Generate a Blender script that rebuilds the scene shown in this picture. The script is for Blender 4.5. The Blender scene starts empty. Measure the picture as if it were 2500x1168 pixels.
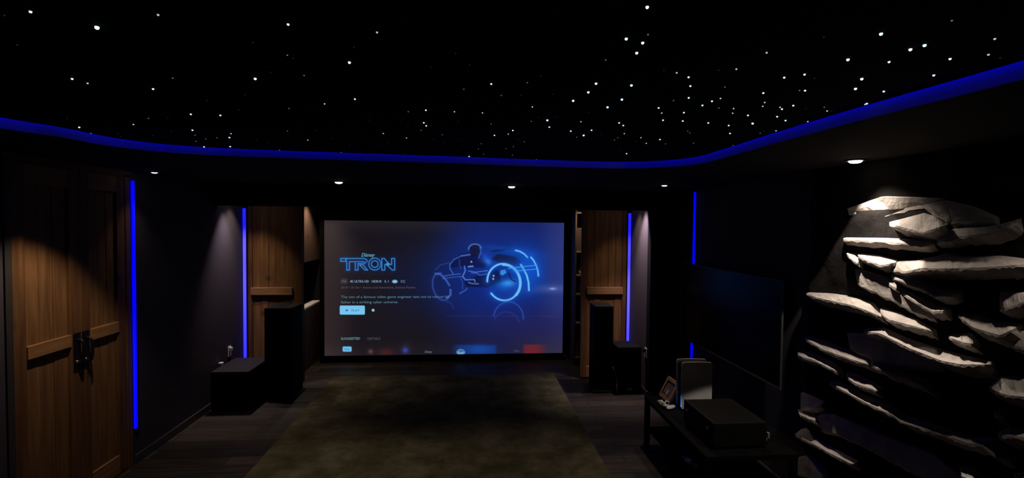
import bpy, bmesh, math, random
import numpy as np
from mathutils import Vector, Matrix
random.seed(7)
SC = bpy.context.scene
COL = SC.collection
EYE = 1.95            # camera height above the floor
FPX = 1200.0          # focal length in pixels of the 2500 px wide frame

# ------------------------------------------------------------------ camera
yaw, pitch, roll = 8.59e-2, 3.115e-2, 1.002e-2
fw = Vector((math.sin(yaw)*math.cos(pitch), math.cos(yaw)*math.cos(pitch), -math.sin(pitch)))
r0 = Vector((math.cos(yaw), -math.sin(yaw), 0)); u0 = r0.cross(fw)
rt = r0*math.cos(roll)+u0*math.sin(roll); up = -r0*math.sin(roll)+u0*math.cos(roll)
cam_d = bpy.data.cameras.new('camera'); cam = bpy.data.objects.new('camera', cam_d); COL.objects.link(cam)
cam_d.sensor_width = 36; cam_d.lens = 36*FPX/2500; cam_d.clip_start = .02
M = Matrix((rt, up, -fw)).transposed().to_4x4(); M.translation = (0, 0, EYE)
cam.matrix_world = M
SC.camera = cam
SC.view_settings.view_transform = 'Standard'; SC.view_settings.look = 'None'
SC.view_settings.gamma = 1; SC.view_settings.exposure = 0; SC.view_settings.use_curve_mapping = False
w = bpy.data.worlds.new('world'); SC.world = w; w.use_nodes = True
w.node_tree.nodes['Background'].inputs[0].default_value = (0, 0, 0, 1)

def ray(x, y):        # direction of a measured photo point, used to survey surfaces of the room
    return rt*((x-1250)/FPX) - up*((y-584)/FPX) + fw
def at(x, y, ax, v):  # point where that sight line meets the plane  axis = v
    d = ray(x, y); o = Vector((0, 0, EYE)); return o + d*((v-o[ax])/d[ax])

# ------------------------------------------------------------------ materials
def lin(c):
    return tuple(((v/255)/12.92 if v/255 <= .04045 else ((v/255+.055)/1.055)**2.4) for v in c)
def mat(name, col, rough=.6, metal=0, emit=None, estr=1, noise=None, bump=0, nscale=8, spec=.5, coat=0):
    m = bpy.data.materials.new(name); m.use_nodes = True; nt = m.node_tree
    b = nt.nodes['Principled BSDF']
    b.inputs['Base Color'].default_value = (*col, 1); b.inputs['Roughness'].default_value = rough
    b.inputs['Metallic'].default_value = metal; b.inputs['Specular IOR Level'].default_value = spec
    b.inputs['Coat Weight'].default_value = coat
    if emit: b.inputs['Emission Color'].default_value = (*emit, 1); b.inputs['Emission Strength'].default_value = estr
    if noise or bump:
        tc = nt.nodes.new('ShaderNodeTexCoord'); n = nt.nodes.new('ShaderNodeTexNoise')
        n.inputs['Scale'].default_value = nscale; n.inputs['Detail'].default_value = 6
        nt.links.new(tc.outputs['Object'], n.inputs['Vector'])
        if noise:
            r = nt.nodes.new('ShaderNodeValToRGB'); e = r.color_ramp.elements
            e[0].position = .3; e[1].position = .7
            e[0].color = (*col, 1); e[1].color = (*noise, 1)
            nt.links.new(n.outputs['Fac'], r.inputs['Fac']); nt.links.new(r.outputs['Color'], b.inputs['Base Color'])
        if bump:
            bp = nt.nodes.new('ShaderNodeBump'); bp.inputs['Strength'].default_value = bump; bp.inputs['Distance'].default_value = .02
            nt.links.new(n.outputs['Fac'], bp.inputs['Height']); nt.links.new(bp.outputs['Normal'], b.inputs['Normal'])
    return m
def emat(name, col, s=1.0):
    return mat(name, (0, 0, 0), 1, spec=0, emit=col, estr=s)
def wood(name, c1, c2, axis='Z', seed=0):
    m = bpy.data.materials.new(name); m.use_nodes = True; nt = m.node_tree; N = nt.nodes; L = nt.links
    b = N['Principled BSDF']; b.inputs['Roughness'].default_value = .62; b.inputs['Specular IOR Level'].default_value = .25
    tc = N.new('ShaderNodeTexCoord'); mp = N.new('ShaderNodeMapping')
    sc = {'Z': (16, 16, 1.1), 'X': (1.1, 16, 16), 'Y': (16, 1.1, 16)}[axis]
    mp.inputs['Scale'].default_value = sc; mp.inputs['Location'].default_value = (seed, seed*.7, seed*.3)
    L.new(tc.outputs['Object'], mp.inputs['Vector'])
    n = N.new('ShaderNodeTexNoise'); n.inputs['Scale'].default_value = 1.6; n.inputs['Detail'].default_value = 8; n.inputs['Distortion'].default_value = .6
    L.new(mp.outputs[0], n.inputs['Vector'])
    r = N.new('ShaderNodeValToRGB'); r.color_ramp.elements[0].position = .32; r.color_ramp.elements[1].position = .72
    r.color_ramp.elements[0].color = (*c1, 1); r.color_ramp.elements[1].color = (*c2, 1)
    L.new(n.outputs['Fac'], r.inputs['Fac'])
    k = N.new('ShaderNodeTexVoronoi'); k.inputs['Scale'].default_value = 2.1; L.new(tc.outputs['Object'], k.inputs['Vector'])
    kr = N.new('ShaderNodeMapRange'); kr.inputs[1].default_value = .02; kr.inputs[2].default_value = .1; kr.inputs[3].default_value = .45; kr.inputs[4].default_value = 1
    L.new(k.outputs['Distance'], kr.inputs[0])
    mx = N.new('ShaderNodeVectorMath'); mx.operation = 'SCALE'; L.new(r.outputs['Color'], mx.inputs[0]); L.new(kr.outputs[0], mx.inputs['Scale'])
    L.new(mx.outputs[0], b.inputs['Base Color'])
    bp = N.new('ShaderNodeBump'); bp.inputs['Strength'].default_value = .25; bp.inputs['Distance'].default_value = .01
    L.new(n.outputs['Fac'], bp.inputs['Height']); L.new(bp.outputs[0], b.inputs['Normal'])
    return m

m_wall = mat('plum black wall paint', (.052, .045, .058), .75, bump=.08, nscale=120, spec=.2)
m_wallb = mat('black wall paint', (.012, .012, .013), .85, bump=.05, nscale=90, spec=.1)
m_ceil = mat('black ceiling fabric', (.006, .006, .007), .95, spec=.05)
m_soff = mat('black soffit paint', (.014, .013, .013), .9, spec=.1)
m_face = mat('dark cove face paint', (.30, .30, .32), .9, spec=.05)
m_base = mat('dark baseboard paint', (.05, .045, .045), .5)
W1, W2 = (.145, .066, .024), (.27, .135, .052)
m_wd = [wood('cedar board %d' % i, W1, W2, 'Z', i*3.1) for i in range(4)]
m_wdx = wood('cedar cross rail across', (.24, .115, .043), (.36, .19, .08), 'X', 4)
m_wdy = wood('cedar cross rail along', (.24, .115, .043), (.36, .19, .08), 'Y', 4)
m_stile = wood('cedar stile', (.10, .043, .016), (.18, .085, .032), 'Z', 9)
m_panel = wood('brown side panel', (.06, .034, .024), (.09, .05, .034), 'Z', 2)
m_blackp = mat('black plastic', (.006, .006, .006), .55, spec=.2)
m_blackm = mat('black satin metal', (.006, .006, .007), .5, spec=.2)
m_cloth = mat('black grille cloth', (.003, .003, .003), .95, spec=.02, bump=.3, nscale=300)
m_cab = mat('black ash cabinet', (.004, .004, .004), .8, noise=(.006, .006, .006), nscale=20, spec=.1)
m_iron = mat('dark iron', (.03, .028, .027), .4, metal=.8)
m_chrome = mat('worn chrome', (.6, .58, .55), .25, metal=1)
m_white = mat('white plastic', (.75, .73, .72), .35)
m_whiteb = mat('white painted board', (.8, .76, .72), .5)
m_rec = mat('black receiver metal', (.008, .0075, .007), .7, noise=(.011, .0105, .01), nscale=60, spec=.05)
m_table = mat('black oak table', (.003, .003, .003), .7, noise=(.006, .006, .006), nscale=14, spec=.05)
m_glassb = mat('black glossy glass', (.003, .003, .004), .22, spec=.06)

# floor planks, wood strips running across the room
def floor_mat():
    m = bpy.data.materials.new('dark walnut floor planks'); m.use_nodes = True; nt = m.node_tree; N = nt.nodes; L = nt.links
    b = N['Principled BSDF']; b.inputs['Roughness'].default_value = .55; b.inputs['Specular IOR Level'].default_value = .3
    tc = N.new('ShaderNodeTexCoord'); br = N.new('ShaderNodeTexBrick'); L.new(tc.outputs['Object'], br.inputs['Vector'])
    br.inputs['Scale'].default_value = 1; br.inputs['Brick Width'].default_value = 1.3; br.inputs['Row Height'].default_value = .155
    br.inputs['Mortar Size'].default_value = .004; br.inputs['Color1'].default_value = (.010, .0075, .005, 1)
    br.inputs['Color2'].default_value = (.050, .038, .027, 1); br.inputs['Mortar'].default_value = (.006, .005, .005, 1)
    mp = N.new('ShaderNodeMapping'); mp.inputs['Scale'].default_value = (1.3, 14, 1); L.new(tc.outputs['Object'], mp.inputs['Vector'])
    n = N.new('ShaderNodeTexNoise'); n.inputs['Scale'].default_value = 2.2; n.inputs['Detail'].default_value = 8; L.new(mp.outputs[0], n.inputs['Vector'])
    mr = N.new('ShaderNodeMapRange'); mr.inputs[1].default_value = .3; mr.inputs[2].default_value = .7; mr.inputs[3].default_value = .45; mr.inputs[4].default_value = 1.5
    L.new(n.outputs['Fac'], mr.inputs[0])
    v = N.new('ShaderNodeVectorMath'); v.operation = 'SCALE'; L.new(br.outputs['Color'], v.inputs[0]); L.new(mr.outputs[0], v.inputs['Scale'])
    L.new(v.outputs[0], b.inputs['Base Color'])
    return m
def rug_mat():
    m = bpy.data.materials.new('mottled olive rug pile'); m.use_nodes = True; nt = m.node_tree; N = nt.nodes; L = nt.links
    b = N['Principled BSDF']; b.inputs['Roughness'].default_value = 1; b.inputs['Specular IOR Level'].default_value = .05
    tc = N.new('ShaderNodeTexCoord')
    n = N.new('ShaderNodeTexNoise'); n.inputs['Scale'].default_value = 3.2; n.inputs['Detail'].default_value = 9; n.inputs['Roughness'].default_value = .68
    L.new(tc.outputs['Object'], n.inputs['Vector'])
    r = N.new('ShaderNodeValToRGB'); e = r.color_ramp.elements
    e[0].position = .36; e[0].color = (.050, .044, .023, 1); e[1].position = .66; e[1].color = (.128, .115, .078, 1)
    x = e.new(.5); x.color = (.080, .073, .041, 1)
    L.new(n.outputs['Fac'], r.inputs['Fac']); L.new(r.outputs['Color'], b.inputs['Base Color'])
    n2 = N.new('ShaderNodeTexNoise'); n2.inputs['Scale'].default_value = 220; L.new(tc.outputs['Object'], n2.inputs['Vector'])
    bp = N.new('ShaderNodeBump'); bp.inputs['Strength'].default_value = .5; bp.inputs['Distance'].default_value = .006
    L.new(n2.outputs['Fac'], bp.inputs['Height']); L.new(bp.outputs[0], b.inputs['Normal'])
    return m
m_floor, m_rug = floor_mat(), rug_mat()
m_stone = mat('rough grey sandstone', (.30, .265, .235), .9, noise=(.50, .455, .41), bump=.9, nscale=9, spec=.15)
m_stoned = mat('shade-darkened rock backing', (.006, .0055, .005), .95, noise=(.016, .014, .013), bump=1, nscale=7, spec=.1)  # backing stone coloured near black for the shade between the ledges

# ------------------------------------------------------------------ mesh helpers
def obj(name, bm, m, parent=None, smooth=False, loc=None):
    me = bpy.data.meshes.new(name); bmesh.ops.recalc_face_normals(bm, faces=bm.faces[:]); bm.to_mesh(me); bm.free()
    for mm in (m if isinstance(m, (list, tuple)) else [m]): me.materials.append(mm)
    if smooth:
        for p in me.polygons: p.use_smooth = True
    o = bpy.data.objects.new(name, me); COL.objects.link(o)
    if parent:
        o.parent = parent
        o.matrix_parent_inverse = parent.matrix_basis.inverted()
    return o
def box(bm, x0, x1, y0, y1, z0, z1, bev=0):
    r = bmesh.ops.create_cube(bm, size=1)['verts']
    for v in r:
        v.co = Vector(((x0+x1)/2+v.co.x*(x1-x0), (y0+y1)/2+v.co.y*(y1-y0), (z0+z1)/2+v.co.z*(z1-z0)))
    if bev:
        es = list({e for v in r for e in v.link_edges})
        bmesh.ops.bevel(bm, geom=es, offset=bev, segments=2, affect='EDGES', profile=.6)
    return bm
def B(*a, bev=0): return box(bmesh.new(), *a, bev=bev)
def cyl(bm, c, r, h, axis='Z', seg=32, r2=None):
    rot = {'Z': Matrix(), 'X': Matrix.Rotation(math.pi/2, 4, 'Y'), 'Y': Matrix.Rotation(-math.pi/2, 4, 'X')}[axis]
    bmesh.ops.create_cone(bm, cap_ends=True, segments=seg, radius1=r, radius2=r if r2 is None else r2, depth=h,
                          matrix=Matrix.Translation(c) @ rot)
    return bm
def lathe(bm, prof, c, seg=32, axis='Z'):
    vs = []
    for r, h in prof:
        row = []
        for i in range(seg):
            a = 2*math.pi*i/seg; p = (r*math.cos(a), r*math.sin(a), h)
            if axis == 'Y': p = (p[0], p[2], p[1])
            if axis == 'X': p = (p[2], p[0], p[1])
            row.append(bm.verts.new(Vector(c)+Vector(p)))
        vs.append(row)
    for a, b in zip(vs, vs[1:]):
        for i in range(seg): bm.faces.new((a[i], a[(i+1) % seg], b[(i+1) % seg], b[i]))
    if prof[0][0] > 1e-5: bm.faces.new(vs[0])
    if prof[-1][0] > 1e-5: bm.faces.new(vs[-1])
    bmesh.ops.remove_doubles(bm, verts=bm.verts[:], dist=1e-6)
    return bm
def tube(bm, pts, r, seg=8):
    pts = [Vector(p) for p in pts]; rings = []
    for i, p in enumerate(pts):
        d = (pts[min(i+1, len(pts)-1)]-pts[max(i-1, 0)]).normalized()
        a = d.orthogonal().normalized() if i == 0 else (rings_a - d*rings_a.dot(d)).normalized()
        rings_a = a; b = d.cross(a)
        rings.append([bm.verts.new(p+(a*math.cos(t)+b*math.sin(t))*r) for t in [2*math.pi*k/seg for k in range(seg)]])
    for q, s in zip(rings, rings[1:]):
        for k in range(seg): bm.faces.new((q[k], q[(k+1) % seg], s[(k+1) % seg], s[k]))
    bm.faces.new(rings[0]); bm.faces.new(rings[-1]); return bm
def prism(bm, pts, n, t):
    """closed prism: polygon pts extruded along n*t"""
    n = Vector(n)*t; a = [bm.verts.new(Vector(p)) for p in pts]; b = [bm.verts.new(Vector(p)+n) for p in pts]
    bm.faces.new(a); bm.faces.new(b[::-1])
    for i in range(len(a)): j = (i+1) % len(a); bm.faces.new((a[i], a[j], b[j], b[i]))
    return bm
def cr(pts, n=8, closed=False):
    P = [Vector(p) for p in pts]; out = []; N = len(P)
    for i in range(N if closed else N-1):
        g = (lambda k: P[k % N]) if closed else (lambda k: P[min(max(k, 0), N-1)])
        a, b, c, d = g(i-1), g(i), g(i+1), g(i+2)
        for k in range(n):
            t = k/n
            out.append(.5*((2*b)+(c-a)*t+(2*a-5*b+4*c-d)*t*t+(3*b-a-3*c+d)*t**3))
    if not closed: out.append(P[-1])
    return out
def tag(o, label=None, cat=None, group=None, kind=None):
    if label: o['label'] = label
    if cat: o['category'] = cat
    if group: o['group'] = group
    if kind: o['kind'] = kind
    return o
def thing(name, label, cat, loc, group=None, kind=None):
    o = bpy.data.objects.new(name, None); COL.objects.link(o); o.location = loc; o.empty_display_size = .1
    return tag(o, label, cat, group, kind)
def struct(name, bm, m, label=None):
    o = obj(name, bm, m); o['kind'] = 'structure'
    if label: o['label'] = label
    return o

# ------------------------------------------------------------------ room shell
XL, XR, XS = -2.655, 2.33, 2.017      # left wall, right wall, right wall of the stage
YB, YH, YD, YF = -1.6, 5.35, 6.07, 7.2  # back wall, header, barn doors, front wall
HC = 2.33                                # soffit height
YR = 5.33                                # return wall beside the stage
struct('floor', B(XL-.1, XR+.1, YB-.1, YF+.1, -.1, 0), m_floor)
# left wall, with an opening for the double door
D0, D1, DH = 3.075, 4.06, 2.30
bm = bmesh.new(); box(bm, XL-.1, XL, YB, D0, 0, HC+.3); box(bm, XL-.1, XL, D1, YF, 0, HC+.3); box(bm, XL-.1, XL, D0, D1, DH, HC+.3)
struct('wall_left', bm, m_wall)
struct('wall_right', B(XR, XR+.1, YB, YR+.1, 0, HC+.3), m_wall)
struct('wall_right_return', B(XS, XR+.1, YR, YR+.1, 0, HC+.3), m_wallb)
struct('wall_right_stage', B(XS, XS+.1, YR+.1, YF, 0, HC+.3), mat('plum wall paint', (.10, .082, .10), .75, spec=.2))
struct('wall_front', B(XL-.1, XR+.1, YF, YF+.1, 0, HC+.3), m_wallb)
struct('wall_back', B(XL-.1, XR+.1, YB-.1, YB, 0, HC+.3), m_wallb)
struct('wall_header', B(XL, XS, YH, YH+.1, 2.11, HC), m_soff)
# baseboards
def baseb(name, x0, x1, y0, y1): struct(name, B(x0, x1, y0, y1, 0, .07, bev=.004), m_base)
baseb('baseboard_left', XL, XL+.014, D1+.05, YD-.06); baseb('baseboard_right', XR-.014, XR, YB, YR-.03)
baseb('baseboard_return', XS, XR-.015, YR-.014, YR); baseb('baseboard_stage', XS-.014, XS, YR+.01, YD-.06)

# soffit with the curved coffer opening
inner = [(1.41, -.8), (1.405, .2), (1.40, 1.15), (1.385, 1.6), (1.39, 2.11), (1.41, 2.6), (1.405, 2.93), (1.27, 3.14), (.97, 3.26), (.41, 3.235), (.0, 3.18),
         (-.38, 3.14), (-.8, 3.105), (-1.19, 3.06), (-1.53, 3.0), (-1.74, 2.885), (-1.86, 2.7), (-1.895, 2.45), (-1.98, 2.2), (-2.03, 1.5), (-2.05, .5), (-2.05, -.8)]
rear = [(-1.5, -.8), (-1.44, -.2), (-1.2, .5), (-.9, .82), (-.67, .925), (-.45, .965), (-.2, .99), (0, .965), (.19, .91), (.33, .82), (.5, .68), (.7, .45), (.88, .1), (.95, -.3), (.97, -.8)]
loopA = [Vector((p.x, p.y, 0)) for p in cr([(*p, 0) for p in inner], 5)]
loopB = [Vector((p.x, p.y, 0)) for p in cr([(*p, 0) for p in rear], 5)]
loop = loopA + loopB
from mathutils.geometry import tessellate_polygon
def ringslab(outer, hole, z0, z1):
    bm = bmesh.new(); allp = [Vector((*p[:2], 0)) for p in outer] + [Vector((*p[:2], 0)) for p in hole]
    tris = tessellate_polygon([[Vector((*p[:2], 0)) for p in outer], [Vector((*p[:2], 0)) for p in hole]]) if hole else tessellate_polygon([[Vector((*p[:2], 0)) for p in outer]])
    lo = [bm.verts.new((p.x, p.y, z0)) for p in allp]; hi = [bm.verts.new((p.x, p.y, z1)) for p in allp]
    for t in tris:
        bm.faces.new([lo[i] for i in t]); bm.faces.new([hi[i] for i in t][::-1])
    no = len(outer)
    for a, n in ((0, no), (no, len(hole))):
        for i in range(n):
            j = (i+1) % n; f = bm.faces.new((lo[a+i], lo[a+j], hi[a+j], hi[a+i]))
            if a: f.material_index = 1
    return bm
outer = [(XL, YB), (XR, YB), (XR, YR+.1), (XS+.05, YR+.1), (XS+.05, YF), (XL, YF)]
struct('ceiling', ringslab(outer, loop, HC, HC+.22), [m_soff, m_face])
# star panel, inset two centimetres from the coffer edge, LED tape in the gap above it
def inset(pts, d):
    out = []; n = len(pts)
    for i in range(n):
        a, b, c = pts[i-1], pts[i], pts[(i+1) % n]
        t = ((b-a).normalized()+(c-b).normalized()).normalized(); nn = Vector((-t.y, t.x, 0)); out.append(b+nn*d)
    return out
HS = 2.372
pan = inset(loop, .022)
struct('ceiling_star_panel', ringslab(pan, [], HS, HS+.012), m_ceil)
struct('ceiling_coffer_top', B(-2.3, 1.6, YB, 3.5, HC+.22, HC+.26), m_ceil)
tape_l = thing('cove_light_strip', 'blue LED tape hidden in the cove around the star ceiling', 'light strip', (-.3, 2.6, 2.40))
bm = bmesh.new(); ta, tb = inset(loopA+[], .004)[1:-1], inset(loopA+[], .014)[1:-1]
va = [bm.verts.new((p.x, p.y, 2.402)) for p in ta]; vb = [bm.verts.new((p.x, p.y, 2.402)) for p in tb]
vc = [bm.verts.new((p.x, p.y, 2.406)) for p in ta]; vd = [bm.verts.new((p.x, p.y, 2.406)) for p in tb]
for i in range(len(va)-1):
    bm.faces.new((va[i], va[i+1], vb[i+1], vb[i])); bm.faces.new((vc[i], vd[i], vd[i+1], vc[i+1]))
    bm.faces.new((va[i], vc[i], vc[i+1], va[i+1])); bm.faces.new((vb[i], vb[i+1], vd[i+1], vd[i]))
obj('led_tape', bm, emat('blue cove tape', (0.0, 0.0, 1.0), 17), tape_l)

# ------------------------------------------------------------------ stars
S1 = [(189,69,2),(27,93,0),(601,165,4),(980,89,1.5),(1786,148,2),(1567,261,0),(1781,340,.7),(447,486,2),(543,514,1.3),(949,549,2),(1070,482,1),(1582,485,3),(1677,447,0),(1885,466,1),(1817,359,0),(108,277,0),(1518,585,0),(1283,622,0),(1480,680,0),(2012,642,1.5),(1792,671,.6),(1183,706,2),(1366,713,2.3),(920,732,.6),(1040,727,.3),(827,770,1.3),(1193,805,2),(1209,837,.7),(1215,875,.7),(1275,860,.8),(1344,853,.8),(1432,827,1.5),(1422,851,2),(1427,907,2),(1265,918,2),(1062,813,.4),(946,839,.3),(491,787,2.2),(564,825,.8),(746,845,.3),(730,828,.2),(418,733,.1),(1782,811,.5),(1958,807,.2),(1908,867,1.5),(2054,857,.3),(1594,866,.2),(1661,880,.2),(1733,939,1),(2115,957,1)]
S2 = [(255,198,1.2),(84,384,3),(111,292,.1),(118,612,2),(743,329,.1),(588,415,.2),(829,402,.1),(1269,468,.1),(793,551,1),(963,518,2.2),(1187,510,1),(1025,590,1),(1148,588,.2),(1349,583,.1),(449,691,.6),(558,681,2),(735,691,1.1),(909,698,1.2),(1218,661,1.2),(211,743,.3),(545,759,2),(560,778,2),(447,779,.2),(529,807,.7),(758,751,.1),(963,768,.7),(1097,807,2.2),(1069,830,1.4),(983,837,1.8),(660,834,.7),(294,826,1.1),(438,854,1.2),(321,885,.3),(606,862,.2),(668,885,.2),(761,866,.1),(901,890,.7),(883,923,.7),(916,955,.7),(1054,920,.8),(1101,908,.7),(1094,961,.7),(1168,878,.9),(826,981,2),(1243,992,.7),(85,900,.3),(423,950,.2),(264,905,.1),(287,958,.2),(1211,751,.8),(1254,727,.4),(1311,743,2.6),(1323,786,2),(1360,725,.1),(1456,811,2),(1519,753,1.2),(1493,849,.5),(1536,837,2.8),(1585,805,2),(1471,622,2.6),(1565,569,2.6),(1613,515,3),(1684,662,2.8),(1773,614,2.6),(1832,526,3),(1568,694,.1),(1800,237,3.1),(1902,262,3.1),(1865,325,3),(1930,40,3),(1935,212,.8),(1673,370,.6),(2034,433,.2),(2113,449,1.2),(2093,622,.7),(2001,667,2.2),(2020,699,1.3),(2028,743,2),(1756,760,1.8),(1782,776,2),(1788,827,1.2),(1748,853,.8),(1727,867,.9),(1858,877,.4),(1891,852,1.5),(1924,887,1.3),(2009,863,2),(2044,891,.6),(1767,929,.2),(1802,951,2),(1132,862,.1),(1645,830,.1),(793,895,.1)]
S3 = [(563,324,1.2),(375,426,1.7),(265,434,.1),(79,476,2),(90,531,2.2),(80,604,2.2),(304,538,.8),(165,651,2.2),(224,625,2.1),(277,608,1.3),(267,668,.8),(358,671,1.5),(352,700,1.3),(201,760,2),(328,776,2),(336,825,2),(74,812,.7),(87,823,.8),(109,886,.9),(355,901,.6),(447,713,2.4),(476,763,2.6),(523,825,.8),(545,812,.2),(621,809,1.5),(542,574,2.3),(551,633,1.5),(539,657,1.5),(672,478,2.3),(798,459,2.3),(767,559,.7),(801,559,2.4),(646,663,1.6),(658,674,2),(728,652,2.1),(628,721,2),(680,745,2.3),(818,752,1.6),(859,484,.1),(920,663,.6),(938,686,1.3),(966,687,.3),(1067,366,2.6),(1153,486,2.8),(1114,547,3),(1173,645,1.3),(1184,640,2.2),(1289,564,1.9),(1272,206,2.8),(1322,381,2.3),(1454,303,2.7),(1542,277,2.7),(1599,464,1.9),(1700,362,2.1),(1711,125,.6),(1977,238,1.2),(1938,336,1.7),(2010,356,.3),(917,228,.1),(805,672,.1),(43,748,2),(50,696,2)]
stars = [(x/2.539, y/2.539, b) for x, y, b in S1]+[(820+x/2.539, y/2.539, b) for x, y, b in S2]+[(1650+x/2.539, y/2.539, b) for x, y, b in S3]
def inside(p, poly):
    c = False; n = len(poly)
    for i in range(n):
        a, b = poly[i-1], poly[i]
        if (a.y > p.y) != (b.y > p.y) and p.x < (b.x-a.x)*(p.y-a.y)/(b.y-a.y)+a.x: c = not c
    return c
safe = inset(loop, .034)
tiers = [(.45, (.018, .018, .019), 1, 'barely visible grey fibre star dotted in the black star ceiling', 'very faint stars of the star ceiling'),
         (1.05, (.13, .127, .125), 1, 'faint pale grey fibre star dotted in the black star ceiling', 'faint grey stars of the star ceiling'),
         (1.75, (.50, .52, .55), 1, 'medium white fibre star dotted in the black star ceiling', 'medium white stars of the star ceiling'),
         (2.5, (.62, .82, 1.0), 1.3, 'bright icy blue-white fibre star dotted in the black star ceiling', 'bright blue-white stars of the star ceiling'),
         (9, (.55, .80, 1.0), 2.0, 'largest brilliant blue-white fibre star points in the black star ceiling', 'most brilliant stars of the star ceiling')]
tm = [emat('star glow %d' % i, t[1], t[2]) for i, t in enumerate(tiers)]
protos = []
for i in range(5):
    bm = bmesh.new(); bmesh.ops.create_uvsphere(bm, u_segments=10, v_segments=6, radius=1)
    me = bpy.data.meshes.new('star_light'); bm.to_mesh(me); bm.free(); me.materials.append(tm[i])
    for p in me.polygons: p.use_smooth = True
    protos.append(me)
RAD = [.0020, .0024, .0029, .0035, .0044]
for (x, y, b) in stars:
    P = at(x, y, 2, HS); k = 0
    while not inside(P, safe) and k < 60: P.x *= .99; P.y *= .99; k += 1
    ti = next(i for i, t in enumerate(tiers) if b <= t[0])
    o = bpy.data.objects.new('star_light', protos[ti]); COL.objects.link(o)
    s = RAD[ti]*(.55+.2*math.hypot(P.x, P.y))*(1.25 if b == 4 else 1)
    o.scale = (s, s, s); o.location = (P.x, P.y, HS-s*.45)
    if b == 4: tag(o, 'biggest single blue-white star point near the upper left corner of the ceiling', 'star light')
    else: tag(o, tiers[ti][3], 'star light', tiers[ti][4])

# ------------------------------------------------------------------ downlights
m_lens = emat('warm downlight lens', (1.0, .9, .78), 7)
m_trim = mat('black downlight trim', (.02, .02, .02), .5)
m_dlens = mat('frosted downlight lens', (.6, .55, .5), .5)
def downlight(loc, label, power, angle=84, blend=1.0, col=(1, .80, .60), group=None, aim=None, deep=False, r=1.0):
    x, y, z = loc
    t = thing('recessed_downlight', label, 'ceiling light', (x, y, z), group)
    bm = bmesh.new(); lathe(bm, [(.036*r, 0), (.052*r, 0), (.054*r, -.003), (.050*r, -.007), (.037*r, -.006), (.036*r, 0)], (x, y, z)); obj('trim_ring', bm, m_trim, t, True)
    if deep: tag(obj('baffle', cyl(bmesh.new(), (x, y, z-.001), .036, .002), m_trim, t))
    bm = bmesh.new(); lathe(bm, [(0, -.019*r), (.012*r, -.0188*r), (.024*r, -.0165*r), (.032*r, -.011*r), (.0352*r, -.004), (.0352*r, -.001)], (x, y, z))
    if deep: bm.free()
    else: obj('lens', bm, m_lens, t, True)
    L = bpy.data.lights.new('downlight_beam', 'SPOT'); L.energy = power; L.color = col; L.spot_size = math.radians(angle); L.spot_blend = blend; L.shadow_soft_size = .02
    lo = bpy.data.objects.new('downlight_beam', L); COL.objects.link(lo); lo.parent = t; lo.location = (0, 0, -.045)
    if aim: lo.rotation_euler = (Vector(aim)-Vector((x, y, z-.05))).to_track_quat('-Z', 'Y').to_euler()
    return t
def dl(px, py): p = at(px, py+3, 2, HC); return (p.x, p.y, HC)
G = 'downlights in the soffit in front of the screen'
W_ROW = 34
downlight(dl(377, 417), 'small warm downlight on the soffit above the tall blue strip on the left wall', 3, group=G, r=.62)
downlight(dl(827, 441), 'warm downlight on the soffit above the left edge of the screen', W_ROW, 70, 1, aim=(-1.0, 3.3, 0), group=G)
downlight(dl(1249, 452), 'warm downlight on the soffit above the right half of the screen', W_ROW, 70, 1, aim=(.1, 3.3, 0), group=G)
downlight(dl(1622, 449), 'warm downlight on the soffit between the two right-hand blue strips', W_ROW*.8, 70, 1, r=.72, aim=(1.5, 3.6, 0), group=G)
p = dl(2093, 388); STONE_L = (2.17, p[1], HC)
downlight(STONE_L, 'big bright downlight on the soffit right above the stone wall', 24, 92, 1, (1, .86, .74), aim=(2.17, STONE_L[1]-.75, 0))
Lc = bpy.data.lights.new('downlight_core_beam', 'SPOT'); Lc.energy = 42; Lc.color = (1, .86, .74); Lc.spot_size = math.radians(74.5); Lc.spot_blend = .07; Lc.shadow_soft_size = .012
lo = bpy.data.objects.new('downlight_core_beam', Lc); COL.objects.link(lo); lo.location = (STONE_L[0]-.03, STONE_L[1], HC-.045)
# fixtures over the stage, behind the header
GS = 'downlights hidden behind the stage header'
downlight((XL+.14, 5.56, HC), 'hidden downlight washing the left stage wall', 58, 60, 1, (1, .80, .90), group=GS)
downlight((-2.49, 5.70, HC), 'hidden downlight above the left barn door', 32, 80, 1, group=GS)
downlight((1.86, 5.70, HC), 'hidden downlight above the right barn door', 20, 76, 1, group=GS)
downlight((XS-.12, 5.5, HC), 'hidden downlight washing the right stage wall', 100, 64, .9, (1, .80, .88), group=GS)
downlight((-1.97, 6.6, HC), 'hidden downlight above the niche beside the screen', 44, 100, 1, group=GS)
downlight((1.44, 6.45, HC), 'added hidden downlight above the bookcase beside the screen', 12, 100, 1, group=GS)  # unseen lamp put in to light the bookcase
# fixtures outside the frame
GO = 'downlights along the soffit outside the picture'
downlight((-2.2, 3.15, HC), 'recessed black-baffled downlight over the near wooden double door', 33, 92, .45, deep=True)
downlight((2.17, 1.55, HC), 'added downlight over the near stone wall outside the picture', 9, 98, .8, (1, .86, .74), group=GO)  # unseen lamp added to brighten the near ledges
downlight((-2.0, -1.1, HC), 'downlight over the back of the room outside the picture', 14, 120, 1, group=GO)

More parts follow.
